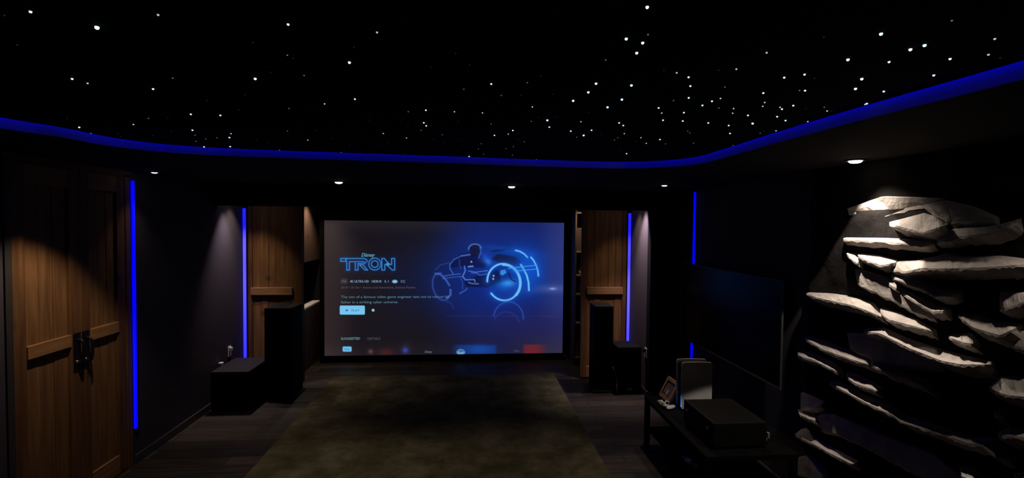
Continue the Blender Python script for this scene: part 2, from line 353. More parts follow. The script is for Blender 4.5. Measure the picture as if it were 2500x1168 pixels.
# ------------------------------------------------------------------ LED strips
m_led = mat('blue LED diffuser', (.45, .45, .6), .5, emit=(0.0, 0.0, 1.0), estr=1.1)
m_ledn = mat('shaded copy of blue LED diffuser', (.03, .03, .2), .6, spec=.1, emit=(0.0, 0.0, 1.0), estr=1.05)  # same diffuser with a darkened base, for strips out of the stage lamps' light
def led(label, c, z0, z1, ax):
    x, y = c; t = thing('led_light_strip', label, 'light strip', (x, y, z0), 'vertical blue light strips on the walls')
    sg = 1 if x < 0 else -1
    if ax == 'X':   # on a side wall, faces into the room
        obj('channel', B(min(x-sg*.004, x+sg*.010), max(x-sg*.004, x+sg*.010), y-.022, y+.022, z0, z1), m_blackm, t)
        obj('diffuser', B(min(x+sg*.010, x+sg*.024), max(x+sg*.010, x+sg*.024), y-.014, y+.014, z0+.005, z1-.005, bev=.003), m_ledn, t)
    else:
        obj('channel', B(max(x-.022, XL) if x < 0 else x-.020, x+.018, y-.010, YD+.034, z0, z1), m_blackm, t)
        obj('diffuser', B(x-.017, x+.017, y-.024, y-.010, z0+.005, z1-.005, bev=.003), m_led, t)
    return t
led('long blue light strip on the left wall beside the near wooden double door', (XL, 4.108), .285, 2.262, 'X')
led('blue light strip left of the left barn door, above the low black box', (-2.632, YD-.045), .20, 2.105, 'Y')
led('blue light strip right of the right barn door, beside the lit plum wall', (1.994, YD-.045), .20, 2.10, 'Y')
led('blue light strip on the right wall passing behind the television', (XR, 4.905), .285, 2.30, 'X')

# ------------------------------------------------------------------ near double door (left wall)
def yL(px, py=700): return at(px, py, 0, XL)[1]
m_seam = mat('dark board groove', (.02, .01, .005), .9)
def leaf(name, y0, y1, handle_side, label):
    t = thing(name, label, 'door', (XL, (y0+y1)/2, 0), kind='structure')
    X0, X1 = XL-.045, XL-.012
    sw = .085
    obj('stile', B(X0, XL+.006, y0, y0+sw, .01, DH-.02, bev=.003), m_stile, t)
    obj('stile', B(X0, XL+.006, y1-sw, y1, .01, DH-.02, bev=.003), m_stile, t)
    obj('bottom_rail', B(X0, XL+.006, y0+sw, y1-sw, .01, .15, bev=.003), m_wdy, t)
    obj('top_rail', B(X0, XL+.006, y0+sw, y1-sw, DH-.14, DH-.02, bev=.003), m_wdy, t)
    obj('middle_rail', B(X0, XL+.014, y0+sw, y1-sw, 1.098, 1.178, bev=.003), m_wdy, t)
    n = 3; wy = (y1-y0-2*sw)/n
    for k in range(n):
        a = y0+sw+k*wy
        obj('board', B(X0, X1-.002*(k % 2), a+.002, a+wy-.002, .15, DH-.14, bev=.002), m_wd[k], t)
    hy = y1-.035 if handle_side > 0 else y0+.035
    hp = obj('handle_plate', B(XL+.006, XL+.012, hy-.030, hy+.030, .925, 1.18, bev=.002), m_iron, t)
    bm = bmesh.new()
    tube(bm, cr([(XL+.012, hy, 1.135), (XL+.042, hy, 1.125), (XL+.052, hy, 1.08), (XL+.052, hy, 1.02), (XL+.040, hy, .975), (XL+.012, hy, .965)], 5), .009)
    obj('pull_handle', bm, m_iron, hp, True)
    bm = bmesh.new(); lathe(bm, [(0, .0), (.012, .0), (.014, .006), (.010, .014), (0, .016)], (XL+.012, hy-.012, .985), 16, 'X'); obj('thumb_latch', bm, m_chrome, hp, True)
    return t
YM = 3.585
leaf('door_1', D0+.012, YM-.002, 1, 'near left leaf of the wooden double door with cross rail')
leaf('door_2', YM+.002, D1-.03, -1, 'far leaf of the wooden double door next to the blue strip')
struct('trim_1', B(XL-.05, XL+.01, D0-.035, D0+.010, 0, DH, bev=.003), mat('grey door jamb paint', (.03, .025, .022), .6))
struct('trim_2', B(XL-.05, XL+.01, D1-.028, D1+.03, 0, DH, bev=.003), m_stile)
struct('trim_3', B(XL-.05, XL+.01, D0-.035, D1+.03, DH-.018, DH+.03), m_stile)
struct('wall_left_backing', B(XL-.14, XL-.1, D0-.2, D1+.2, 0, HC), m_wallb)

# ------------------------------------------------------------------ barn doors flanking the screen
def barn(name, x0, x1, label, rx0, rx1):
    t = thing(name, label, 'door', ((x0+x1)/2, YD, 0), kind='structure')
    sw0, sw1 = rx0-x0, x1-rx1
    obj('stile', B(x0, rx0, YD-.024, YD+.02, .02, 2.31, bev=.003), m_stile, t)
    obj('stile', B(rx1, x1, YD-.024, YD+.02, .02, 2.31, bev=.003), m_stile, t)
    obj('middle_rail', B(rx0-.01, rx1+.01, YD-.042, YD-.004, 1.073, 1.162, bev=.004), m_wdx, t)
    obj('bottom_rail', B(rx0, rx1, YD-.024, YD+.02, .02, .16, bev=.003), m_wdx, t)
    n = 5; wx = (rx1-rx0)/n
    for k in range(n):
        a = rx0+k*wx
        obj('board', B(a+.001, a+wx-.001, YD-.006-.004*((k*7) % 3 == 1), YD+.018, .16, 2.31, bev=.002), m_wd[(k*3) % 4], t)
    return t
barn('door_3', -2.612, -1.99, 'left wooden barn door between the blue strip and the screen', -2.565, -2.11)
barn('door_4', 1.400, 1.975, 'right wooden barn door between the screen and the blue strip', 1.478, 1.92)
struct('wall_behind_door_left', B(XL, -2.0, YD+.03, YD+.08, 0, HC), m_wallb)
struct('wall_behind_door_right', B(1.46, XS, YD+.03, YD+.08, 0, HC), m_wallb)

# left recess side wall, brown panels with an open niche and white shelf board
XN = -2.12
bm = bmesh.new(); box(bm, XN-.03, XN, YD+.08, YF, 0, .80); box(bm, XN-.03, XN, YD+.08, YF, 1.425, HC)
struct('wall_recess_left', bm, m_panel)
tag(obj('niche_shelf', B(XN-.30, XN, YD+.085, YF-.005, .805, .83, bev=.003), m_whiteb), 'white shelf board lit in the niche between the left barn door and the screen', 'shelf')
q0, q1, q2 = at(738, 737, 2, .832), at(760, 731, 2, .832), at(738, 729, 2, .832)
bm = bmesh.new(); prism(bm, [q0, q1, q2], (0, 0, 1), .012)  # thin black triangle laid on the shelf board
tag(obj('dark_wedge', bm, m_cab), 'thin black wedge lying on the white niche shelf', 'box')

# ------------------------------------------------------------------ bookcase right of the screen
bx0, bx1, by0, by1 = 1.46, 1.98, 6.62, 7.0
t = thing('bookcase', 'brown open bookcase visible in the slot right of the screen', 'bookcase', ((bx0+bx1)/2, by1, 0))
m_bc = wood('bookcase wood', (.12, .075, .045), (.2, .13, .08), 'Z', 6)
m_bcl = mat('pale shelf edge', (.45, .32, .2), .5)
bz = [.12, .60, 1.0, 1.26, 1.585, 2.12]
obj('side_panel', B(bx0-.02, bx0, by0, by1, 0, 2.2), m_bc, t); obj('side_panel', B(bx1, bx1+.02, by0, by1, 0, 2.2), m_bc, t)
obj('back_panel', B(bx0, bx1, by1-.015, by1, 0, 2.2), m_bc, t)
for z in bz: obj('shelf', B(bx0, bx1, by0-.005, by1-.016, z-.024, z, bev=.002), m_bcl, t)
bm = B(bx0+.01, bx0+.33, by0+.04, by0+.3, 1.586, 1.9, bev=.01)
tag(obj('storage_box', bm, mat('brown card box', (.13, .085, .062), .7)), 'tall brown box on the top shelf of the bookcase', 'box')
bm = bmesh.new(); lathe(bm, [(.03, 0), (.055, .01), (.07, .05), (.06, .1), (.03, .13), (.022, .15), (.03, .16)], (bx0+.09, by0+.12, 1.261))
tag(obj('silver_trophy', bm, mat('silver metal', (.7, .66, .62), .3, metal=.9), smooth=True), 'silver rounded ornament on the middle shelf of the bookcase', 'ornament')
bm = bmesh.new(); lathe(bm, [(.03, 0), (.04, 0), (.075, .04), (.09, .09), (.075, .14), (.04, .17), (.03, .185), (.04, .195)], (bx0+.10, by0+.13, 1.001))
tag(obj('round_vase', bm, mat('tan ceramic', (.32, .22, .13), .5), smooth=True), 'round tan vase on the bookcase shelf below the silver ornament', 'vase')
bc = [(.25, .2, .18), (.12, .08, .06), (.35, .28, .22), (.15, .04, .03), (.1, .12, .14), (.3, .22, .12)]
xx = bx0+.012
for k in range(7):
    th = .024+.012*((k*5) % 4)/3; hh = .22+.05*((k*3) % 4)/3
    lab = ['grey', 'dark brown', 'cream', 'dark red', 'slate blue', 'ochre', 'grey'][k]
    t2 = thing('book', '%s book standing %s in the row on the low bookcase shelf' % (lab, ['leftmost', 'second from left', 'third from left', 'fourth from left', 'fifth from left', 'sixth from left', 'seventh from left'][k]), 'book', (xx+th/2, by0+.1, .124), 'books on the low bookcase shelf')
    obj('cover', B(xx, xx+th, by0+.02, by0+.19, .122, .122+hh, bev=.002), mat('book cover %s %d' % (lab, k), bc[k % 6], .6), t2)
    obj('pages', B(xx+.004, xx+th-.004, by0+.03, by0+.188, .126, .1225+hh), mat('book pages %d' % k, (.6, .55, .45), .8), t2)
    xx += th+.003

# ------------------------------------------------------------------ projection screen
SX0, SX1, SZ0, SZ1, SY = -1.992, 1.345, .092, 1.970, 6.95
scr = thing('projection_screen', 'big lit projection screen with a film menu at the front of the room', 'screen', (-.32, SY, 0))
bm = bmesh.new()
for a in ((SX0-.055, SX0, SZ0-.06, SZ1+.06), (SX1, SX1+.055, SZ0-.06, SZ1+.06), (SX0, SX1, SZ1, SZ1+.06), (SX0, SX1, SZ0-.06, SZ0)):
    box(bm, a[0], a[1], SY-.03, SY+.02, a[2], a[3], bev=.003)
obj('frame', bm, m_cloth, scr)
obj('backing', B(SX0-.03, SX1+.03, SY+.006, SY+.03, SZ0-.03, SZ1+.03), m_blackp, scr)
for fx in (SX0+.2, SX1-.2): obj('foot', B(fx-.03, fx+.03, SY-.02, SY+.04, 0, SZ0-.03), m_blackm, scr)
bm = bmesh.new(); lathe(bm, [(0, -.02), (.012, -.018), (.018, -.008), (.018, 0)], (SX1+.03, SY-.03, SZ0-.03), 16, 'Y')  # chrome bead made up for a small bright glint
tag(obj('glint_bead', bm, m_chrome, scr, True), 'small chrome bead standing in for a bright glint')
# picture: painted in the pixel frame in which it was measured
NU, NV = 640, 361
U, V = np.meshgrid(np.linspace(0, 1, NU), np.linspace(0, 1, NV))
PX = 792+U*(585-4*V); TOP = 538+7*U; BOT = 871-9*U; PY = TOP+V*(BOT-TOP)
def g(cx, cy, sx, sy, rot=0):
    dx, dy = PX-cx, PY-cy; c, s = math.cos(rot), math.sin(rot)
    return np.exp(-.5*(((dx*c+dy*s)/sx)**2+((-dx*s+dy*c)/sy)**2))
def sm(a, b, x): t = np.clip((x-a)/(b-a), 0, 1); return t*t*(3-2*t)
C = np.zeros((NV, NU, 3)); C[:] = (24, 20, 26)
def add(f, col):
    global C
    C = C + f[..., None]*np.array(col, float)
def mix(f, col):
    global C
    f = np.clip(f, 0, 1)[..., None]; C = C*(1-f)+np.array(col, float)*f
add(1-sm(0, .16, U), (22, 16, 12)); add((1-sm(0, .12, V)), (10, 10, 9)); add(sm(.86, 1, V)*(1-.6*U), (8, 7, 8))
mix(sm(1010, 1180, PX)*(1-.55*sm(730, 860, PY)), (24, 32, 92)); mix(.8*g(1240, 655, 120, 60), (12, 52, 150)); mix(.5*g(1180, 700, 130, 60), (16, 36, 120))
mix(.55*sm(1290, 1376, PX)*(1-sm(760, 860, PY)*.3), (58, 66, 128)); mix(.6*sm(730, 800, PY)*sm(1080, 1300, PX)*(1-sm(800, 870, PY)*.4), (36, 34, 86))
mix(.7*sm(1200, 1376, PX)*sm(790, 870, PY), (52, 46, 62)); mix(.35*g(1345, 705, 45, 8), (110, 130, 200)); mix(.8*g(1348, 705, 6, 2), (150, 180, 230))
mix(.22*(abs(PY-(772+.002*(PX-1085))) < 1.0)*(PX > 1080), (70, 70, 120))
def dist(pts):
    D = np.full(PX.shape, 1e9)
    for (x0, y0), (x1, y1) in zip(pts, pts[1:]):
        dx, dy = x1-x0, y1-y0; L2 = dx*dx+dy*dy+1e-9
        t = np.clip(((PX-x0)*dx+(PY-y0)*dy)/L2, 0, 1); D = np.minimum(D, np.hypot(PX-x0-t*dx, PY-y0-t*dy))
    return D
def stroke(pts, w, col, a=1, glow=0, gw=8, gcol=(20, 90, 220)):
    D = dist(pts)
    if glow: mix(glow*np.exp(-D/gw), gcol)
    mix(a*(1-sm(w*.5-.6, w*.5+.9, D)), col)
def fill(pts, col, a=1, soft=3.5):
    ins = np.zeros(PX.shape, bool); n = len(pts)
    for i in range(n):
        (x0, y0), (x1, y1) = pts[i-1], pts[i]
        if y0 == y1: continue
        ins ^= ((y0 > PY) != (y1 > PY)) & (PX < (x1-x0)*(PY-y0)/(y1-y0)+x0)
    D = dist(list(pts)+[pts[0]]); mix(a*np.where(ins, sm(-soft, soft, D), 1-sm(-soft, soft, D) if False else 0), col)
def el(cx, cy, rx, ry, a0=0, a1=360, rot=0, n=40):
    o = []
    for k in range(n+1):
        t = math.radians(a0+(a1-a0)*k/n); x, y = rx*math.cos(t), ry*math.sin(t)
        o.append((cx+x*math.cos(rot)-y*math.sin(rot), cy+x*math.sin(rot)+y*math.cos(rot)))
    return o
def Z(*p): return [(1030+x/5.56, 580+y/5.56) for x, y in p]   # detail crop coordinates
# plain motorbike with a crouching rider, glowing wheel rims
fill(Z((880, 230), (960, 170), (1200, 150), (1380, 200), (1500, 300), (1560, 420), (1560, 560), (1500, 700), (1430, 720), (1300, 600), (1250, 450), (1100, 370), (900, 360)), (14, 50, 135), .8)
fill(Z((890, 200), (960, 160), (1190, 150), (1080, 190)), (12, 14, 44), .85); fill(Z((910, 290), (1000, 220), (1250, 260), (1340, 330), (1290, 380), (1150, 380), (1000, 340)), (20, 20, 48), .8)
fill(Z((490, 220), (620, 200), (780, 240), (880, 340), (800, 420), (600, 400), (490, 400), (330, 420), (360, 320)), (16, 20, 66), .8)
fill(Z(*[((p[0]-1030)*5.56, (p[1]-580)*5.56) for p in el(1154, 610, 13, 17)]), (20, 22, 50), .9)
fill(Z((540, 590), (700, 520), (860, 480), (1000, 430), (1060, 600), (860, 680), (560, 670)), (14, 18, 50), .75)
fill(Z((1040, 440), (1110, 430), (1130, 480), (1070, 520), (1030, 500)), (60, 160, 230), .85); mix(.9*g(1236, 692, 13, 6, -.1), (80, 190, 245)); mix(.5*g(1227, 700, 22, 14), (20, 100, 220))
mix(.8*g(1185, 638, 8, 5, .7), (60, 140, 230)); mix(.6*g(1178, 628, 10, 10), (30, 80, 200)); mix(.55*g(1262, 660, 10, 4), (70, 170, 240)); mix(.7*g(1285, 662, 24, 34), (12, 86, 200)); mix(.5*g(1240, 612, 50, 6, .15), (20, 80, 180))
H1, H2c, H3 = (108, 190, 236), (70, 165, 235), (70, 110, 200)
stroke(el(1225, 689, 40.5, 45, -165, 155, -.25), 4.2, H1, 1, .75, 7)
stroke(el(1228, 689, 38.5, 43, -80, 60, -.25), 6.2, H1, 1)
stroke(el(1237, 777, 37, 40, 182, 358, .12), 2.2, (48, 82, 185), .8, .3, 6, (24, 50, 150))
stroke(el(1232, 792, 32, 30, 200, 340, .12), 5, (40, 60, 150), .35)
stroke(Z((1250, 175), (1310, 190), (1370, 225), (1415, 270)), 3.6, H1, .95, .6, 8)
stroke(Z((1465, 270), (1500, 310), (1540, 385), (1560, 450), (1568, 520)), 3.8, H1, .95, .6, 8)
stroke(Z((1325, 370), (1360, 430), (1405, 510), (1430, 610), (1436, 715)), 4.2, H1, .95, .6, 7)
stroke(Z((1150, 420), (1350, 395), (1540, 378)), 1.6, H2c, .9, .3, 5); stroke(Z((1240, 458), (1400, 440), (1545, 428)), 1.4, H2c, .85, .3, 5)
stroke(Z((600, 455), (700, 470), (860, 450)), 1.8, (90, 130, 205), .8); stroke(Z((640, 480), (720, 485), (750, 512), (850, 495)), 1.6, (80, 120, 200), .8)
stroke(Z((1150, 480), (1190, 570), (1250, 600)), 2.2, (14, 20, 60), .8)
stroke(el(1072, 700, 21, 34, 60, 290, -.25), 3, H3, .45, .25, 6, (30, 50, 150)); stroke(Z((150, 490), (220, 500), (290, 570), (340, 650)), 4.5, H3, .65)
stroke(Z((355, 710), (355, 780), (310, 820)), 5, (80, 120, 200), .6)
stroke(Z((260, 525), (380, 505), (490, 492)), 2, H3, .75); stroke(Z((250, 560), (380, 540), (500, 530)), 2, H3, .6)
stroke(Z((545, 390), (555, 450), (520, 530), (560, 575), (680, 570), (690, 600)), 3, (84, 130, 215), .8); stroke(Z((600, 610), (650, 625), (735, 630)), 3, (90, 130, 215), .7)
stroke(Z((500, 250), (620, 232)), 3.6, (90, 120, 210), .7); stroke(Z((490, 255), (400, 300), (345, 370), (350, 430), (390, 490)), 2.6, H3, .7); stroke(Z((350, 340), (220, 370), (150, 440)), 1.6, H3, .4)
stroke(Z((475, 300), (480, 380), (500, 420)), 1.6, H3, .5); stroke(Z((490, 530), (520, 620), (520, 700)), 2, H3, .4); stroke(Z((480, 760), (560, 715), (580, 690)), 3.5, H3, .55)
stroke(el(1154, 609, 16, 13, 180, 345), 3, (100, 130, 200), .7); stroke(Z((755, 140), (775, 190), (740, 280)), 2, (90, 120, 200), .6)
stroke(Z((600, 395), (660, 390)), 3.4, (120, 150, 220), .8)
for q in ((640, 330, 2.2), (945, 520, 2.4), (940, 562, 2.4), (858, 562, 2)):
    (a, b), = Z(q[:2]); mix(1-sm(q[2]-1, q[2]+1, np.hypot(PX-a, PY-b)), (150, 165, 225))
stroke(Z((300, 870), (360, 890), (400, 960)), 4, (44, 52, 120), .5)
# title lettering drawn as double neon outline
def T(*p): return [(820+x/5.841, 590+y/5.841) for x, y in p]
tl = [T((62, 240), (135, 240), (135, 280), (62, 280), (62, 240)),
      T((145, 405), (145, 300), (128, 240), (390, 240), (425, 262), (425, 285), (400, 300)), T((145, 405), (182, 405), (182, 285), (385, 285)),
      T((262, 405), (262, 300)), T((262, 405), (300, 405), (300, 310), (400, 310)), T((320, 330), (395, 405), (432, 405), (370, 330), (320, 330)),
      el(820+532/5.841, 590+320/5.841, 14.3, 14.6), el(820+532/5.841, 590+320/5.841, 8, 8),
      T((630, 405), (630, 240), (665, 240), (735, 325), (768, 325), (768, 240), (810, 240), (810, 405), (775, 405), (690, 320), (672, 330), (672, 405), (630, 405))]
for q in tl: stroke(q, 1.9, (62, 150, 215), .9, .55, 3.0, (10, 60, 160))
mix(.8*g(820+715/5.841, 590+322/5.841, 3, 2.5), (60, 190, 250))
# widgets
def rr(x0, x1, y0, y1, col, a=1, e=1.6, r=3):
    cx, cy, hx, hy = (x0+x1)/2, (y0+y1)/2, (x1-x0)/2-r, (y1-y0)/2-r
    D = np.hypot(np.maximum(abs(PX-cx)-hx, 0), np.maximum(abs(PY-cy)-hy, 0))-r; mix(a*(1-sm(-e*.5, e*.5, D)), col)
rr(828, 887.5, 746.5, 769, (116, 196, 240)); rr(834.5, 856, 847.5, 860.5, (104, 184, 232), e=2)
rr(830, 847, 680, 693, (62, 56, 66), .7); mix(1-sm(2.6, 4.6, np.hypot(PX-907, PY-758)), (140, 190, 205))
mix(1-sm(.7, 1.3, np.hypot((PX-959)/6.5, (PY-687.5)/4.2)), (130, 190, 220))
mix(.7*g(938, 862, 13, 7), (84, 34, 34)); mix(.7*g(901, 860, 4, 4), (130, 80, 76)); mix(.4*g(986, 852, 9, 10), (60, 44, 70)); mix(.95*g(984, 857, 5, 5), (50, 70, 175))
f = sm(1092, 1120, PX)*(1-sm(1200, 1212, PX))*sm(840, 846, PY); mix(.75*f, (20, 56, 140)); mix(.5*g(1165, 854, 22, 8), (24, 90, 190))
mix(1-sm(.75, 1.15, np.hypot((PX-1119)/11, (PY-861)/8)), (100, 160, 200)); mix(.7*g(1120, 858, 5, 1.6), (20, 40, 90))
f = sm(1270, 1280, PX)*(1-sm(1300, 1345, PX))*sm(839, 845, PY); mix(.8*f, (120, 34, 38))
C = np.clip(C, 0, 255)/255
CL = np.where(C <= .04045, C/12.92, ((C+.055)/1.055)**2.4)
me = bpy.data.meshes.new('screen_surface')
xs = SX0+U*(SX1-SX0); zs = SZ1-V*(SZ1-SZ0)
co = np.stack([xs, np.full(xs.shape, SY), zs], -1).reshape(-1, 3)
i = np.arange(NV*NU).reshape(NV, NU); F = np.stack([i[:-1, :-1], i[1:, :-1], i[1:, 1:], i[:-1, 1:]], -1).reshape(-1, 4)
me.vertices.add(len(co)); me.vertices.foreach_set('co', co.ravel()); me.loops.add(F.size); me.loops.foreach_set('vertex_index', F.ravel().astype(np.int32))
me.polygons.add(len(F)); me.polygons.foreach_set('loop_start', np.arange(0, F.size, 4, dtype=np.int32)); me.update(calc_edges=True)
at_ = me.color_attributes.new('picture', 'FLOAT_COLOR', 'POINT'); at_.data.foreach_set('color', np.concatenate([CL.reshape(-1, 3), np.ones((NU*NV, 1))], 1).astype(np.float32).ravel())
m = bpy.data.materials.new('projected picture'); m.use_nodes = True; b = m.node_tree.nodes['Principled BSDF']
b.inputs['Base Color'].default_value = (.02, .02, .02, 1); b.inputs['Roughness'].default_value = 1; b.inputs['Specular IOR Level'].default_value = 0
an = m.node_tree.nodes.new('ShaderNodeAttribute'); an.attribute_name = 'picture'
m.node_tree.links.new(an.outputs['Color'], b.inputs['Emission Color']); b.inputs['Emission Strength'].default_value = 1
me.materials.append(m)
surf = bpy.data.objects.new('screen_surface', me); COL.objects.link(surf); surf.parent = scr; surf.matrix_parent_inverse = scr.matrix_basis.inverted()
# lettering
def s2w(px, py):
    v = (py-538)/333; u = (px-792)/(585-4*v); v = (py-(538+7*u))/((871-9*u)-(538+7*u)); return SX0+u*(SX1-SX0), SZ1-v*(SZ1-SZ0)
def text(s, px0, px1, py, hpx, col, name, shear=0, par=surf, bold=0.0):
    cu = bpy.data.curves.new(name, 'FONT'); cu.body = s; cu.size = 1; cu.shear = shear; cu.offset = bold; cu.resolution_u = 3
    o = bpy.data.objects.new(name, cu); COL.objects.link(o)
    dg = bpy.context.evaluated_depsgraph_get(); dg.update(); ms = bpy.data.meshes.new_from_object(o.evaluated_get(dg))
    bpy.data.objects.remove(o); bpy.data.curves.remove(cu)
    vx = [v.co for v in ms.vertices]; x0, x1 = min(v.x for v in vx), max(v.x for v in vx)
    wx0, wz = s2w(px0, py); wx1, _ = s2w(px1, py); k = (wx1-wx0)/(x1-x0); kh = hpx/333*(SZ1-SZ0)/.72
    for v in ms.vertices:
        X, Y = v.co.x, v.co.y; v.co = (wx0+(X-x0)*k, SY-.0015, wz+(Y-.36)*kh)
    ms.materials.append(emat('lettering '+name+s[:6], lin(col)))
    n = bpy.data.objects.new(name, ms); COL.objects.link(n); n.parent = par; n.matrix_parent_inverse = Matrix()
    n['label'] = 'lettering reading %s' % s[:60]
    return n
text('Disney', 879, 912, 622, 9, (88, 150, 176), 'studio_lettering', .35, bold=.02)
text('PG', 834, 843, 687, 5.5, (100, 95, 110), 'rating_lettering')
text('4K ULTRA HD', 852, 897, 687, 6, (120, 150, 175), 'format_lettering', bold=.02)
text('HDR10', 904, 927, 687, 6, (120, 150, 175), 'format_lettering', bold=.02)
text('5.1', 934, 944, 687, 6, (110, 140, 165), 'format_lettering', bold=.01)
text('CC', 973, 984, 687, 6, (100, 135, 165), 'format_lettering', bold=.02)
text('2010 • 2h 5m • Action and Adventure, Science Fiction', 831, 1008, 702, 5.5, (88, 80, 88), 'genre_lettering')
text('The son of a famous video game engineer sets out to rescue his', 831, 1090, 725, 6.5, (84, 128, 142), 'summary_lettering')
text('father in a striking cyber universe.', 831, 967, 738, 6.5, (84, 128, 142), 'summary_lettering')
text('PLAY', 856, 875, 758.3, 5.5, (48, 92, 128), 'play_lettering')
text('>', 842, 848, 758.3, 6, (20, 60, 92), 'play_mark', bold=.05)
text('SUGGESTED', 831, 876, 828, 6, (88, 138, 152), 'tab_lettering', bold=.02)
text('DETAILS', 894, 924, 828, 6, (74, 80, 86), 'tab_lettering', bold=.01)
text('New', 839.5, 851, 854, 5, (60, 110, 140), 'badge_lettering')
text('Disney', 1031, 1049, 860, 6, (110, 125, 130), 'card_lettering', .3)
text('Disney', 1251, 1264, 857, 5, (90, 85, 90), 'card_lettering', .3)
text('LEGACY', 842, 958, 668, 4, (36, 32, 38), 'subtitle_lettering')

# ------------------------------------------------------------------ rug
bm = B(-1.685, 1.10, 1.9, 6.24, .001, .014, bev=.004)
tag(obj('area_rug', bm, m_rug), 'large mottled olive rug lying on the plank floor in front of the screen', 'rug')

# ------------------------------------------------------------------ speakers
def tower(x0, x1, y0, y1, h, label):
    t = thing('tower_speaker', label, 'speaker', ((x0+x1)/2, (y0+y1)/2, 0), 'tower speakers beside the screen')
    obj('cabinet', B(x0, x1, y0+.012, y1, .03, h, bev=.006), m_cab, t)
    obj('plinth', B(x0-.02, x1+.02, y0-.01, y1+.02, 0, .028, bev=.005), m_blackp, t)
    g_ = obj('grille', B(x0+.008, x1-.008, y0, y0+.012, .06, h-.02, bev=.004), m_cloth, t)
    return t
tower(-2.195, -1.905, 5.45, 5.80, 1.015, 'tall black tower speaker left of the screen, next to the low black box')
tower(1.45, 1.665, 5.52, 5.80, 1.006, 'tall black tower speaker right of the screen, in front of the barn door')
def sub(x0, x1, y0, y1, h, label, grp=None):
    t = thing('subwoofer', label, 'subwoofer', ((x0+x1)/2, (y0+y1)/2, 0), grp)
    obj('cabinet', B(x0, x1, y0+.01, y1, .025, h, bev=.008), mat('subwoofer shell', (.02, .018, .019), .6, spec=.15, bump=.2, nscale=80) if h < .5 else m_cab, t)
    for a in (x0+.04, x1-.04):
        for b_ in (y0+.05, y1-.04): obj('foot', cyl(bmesh.new(), (a, b_, .0125), .018, .025, seg=16), m_blackp, t)
    obj('grille', B(x0+.012, x1-.012, y0-.004, y0+.010, .04, h-.02, bev=.004), m_cloth, t)
    return t
sub(-2.61, -2.235, 5.17, 5.72, .415, 'low wide black box on the floor against the left wall')
s = sub(1.705, 1.985, 5.46, 5.78, .543, 'upright black subwoofer standing right of the right tower speaker')
bm = B(1.82, 1.87, 5.452, 5.458, .05, .075); obj('badge', bm, mat('grey badge', (.3, .3, .3), .4), s)
# cable hanging between the right speaker and subwoofer
bm = bmesh.new(); tube(bm, cr([(1.672, 5.62, .30), (1.69, 5.50, .24), (1.687, 5.46, .16), (1.69, 5.44, .06), (1.688, 5.45, .008)], 6), .005)
tag(obj('speaker_cable', bm, mat('clear speaker cable', (.3, .2, .14), .4), smooth=True), 'thin copper coloured cable hanging between right speaker and subwoofer', 'cable')

# ------------------------------------------------------------------ outlets
def outlet(c, ax, label, plug=True):
    x, y, z = c; t = thing('wall_outlet', label, 'outlet', c); sg = 1 if x < 0 else -1
    obj('plate', B(min(x, x+sg*.006), max(x, x+sg*.006), y-.036, y+.036, z-.058, z+.058, bev=.002), m_white, t)
    if plug:
        obj('plug', B(min(x+sg*.006, x+sg*.035), max(x+sg*.006, x+sg*.035), y-.018, y+.018, z+.008, z+.045, bev=.004), m_white if plug == 1 else m_blackp, t)
    return t
outlet((XL, 5.67, .50), 'X', 'white wall outlet with a plug above the low black box', 1)
tag(obj('power_adapter', B(XL+.012, XL+.05, 5.40, 5.45, .416, .445, bev=.006), m_white), 'tiny white power adapter on the low black box by the left wall', 'adapter')
outlet((XS, 5.42, .49), 'X', 'small pale wall outlet on the right stage wall above the subwoofer', 2)

# ------------------------------------------------------------------ television
TX = 2.235
t = thing('television', 'large black flat television on the right wall above the low console table', 'television', (XR, 4.2, .76))
obj('back_shell', B(TX+.012, TX+.055, 3.42, 4.90, .83, 1.50, bev=.01), m_blackp, t)
bm = bmesh.new(); z0, z1, y0, y1 = .768, 1.562, 3.325, 4.99
for a in ((y0, y0+.010, z0, z1), (y1-.010, y1, z0, z1), (y0+.010, y1-.010, z1-.010, z1), (y0+.010, y1-.010, z0, z0+.016)): box(bm, TX-.002, TX+.012, *a, bev=.0015)
obj('bezel', bm, mat('dark grey television bezel', (.05, .048, .048), .5), t)
obj('screen_panel', B(TX, TX+.010, y0+.008, y1-.008, z0+.012, z1-.008), m_glassb, t)
obj('wall_mount', B(TX+.055, XR, 3.9, 4.4, .98, 1.34), m_blackm, t)

# ------------------------------------------------------------------ console table and what stands on it
tx0, tx1, ty0, ty1, th = 1.56, 2.20, 3.06, 4.215, .43
t = thing('console_table', 'low black console table under the television', 'table', ((tx0+tx1)/2, (ty0+ty1)/2, 0))
obj('tabletop', B(tx0, tx1, ty0, ty1, th-.035, th, bev=.003), m_table, t)
obj('lower_shelf', B(tx0+.02, tx1-.02, ty0+.02, ty1-.02, .135, .16, bev=.003), m_table, t)
for a in (tx0+.002, tx1-.042):
    for b_ in (ty0+.002, ty1-.042): obj('leg', B(a, a+.04, b_, b_+.04, 0, th-.035, bev=.002), m_table, t)
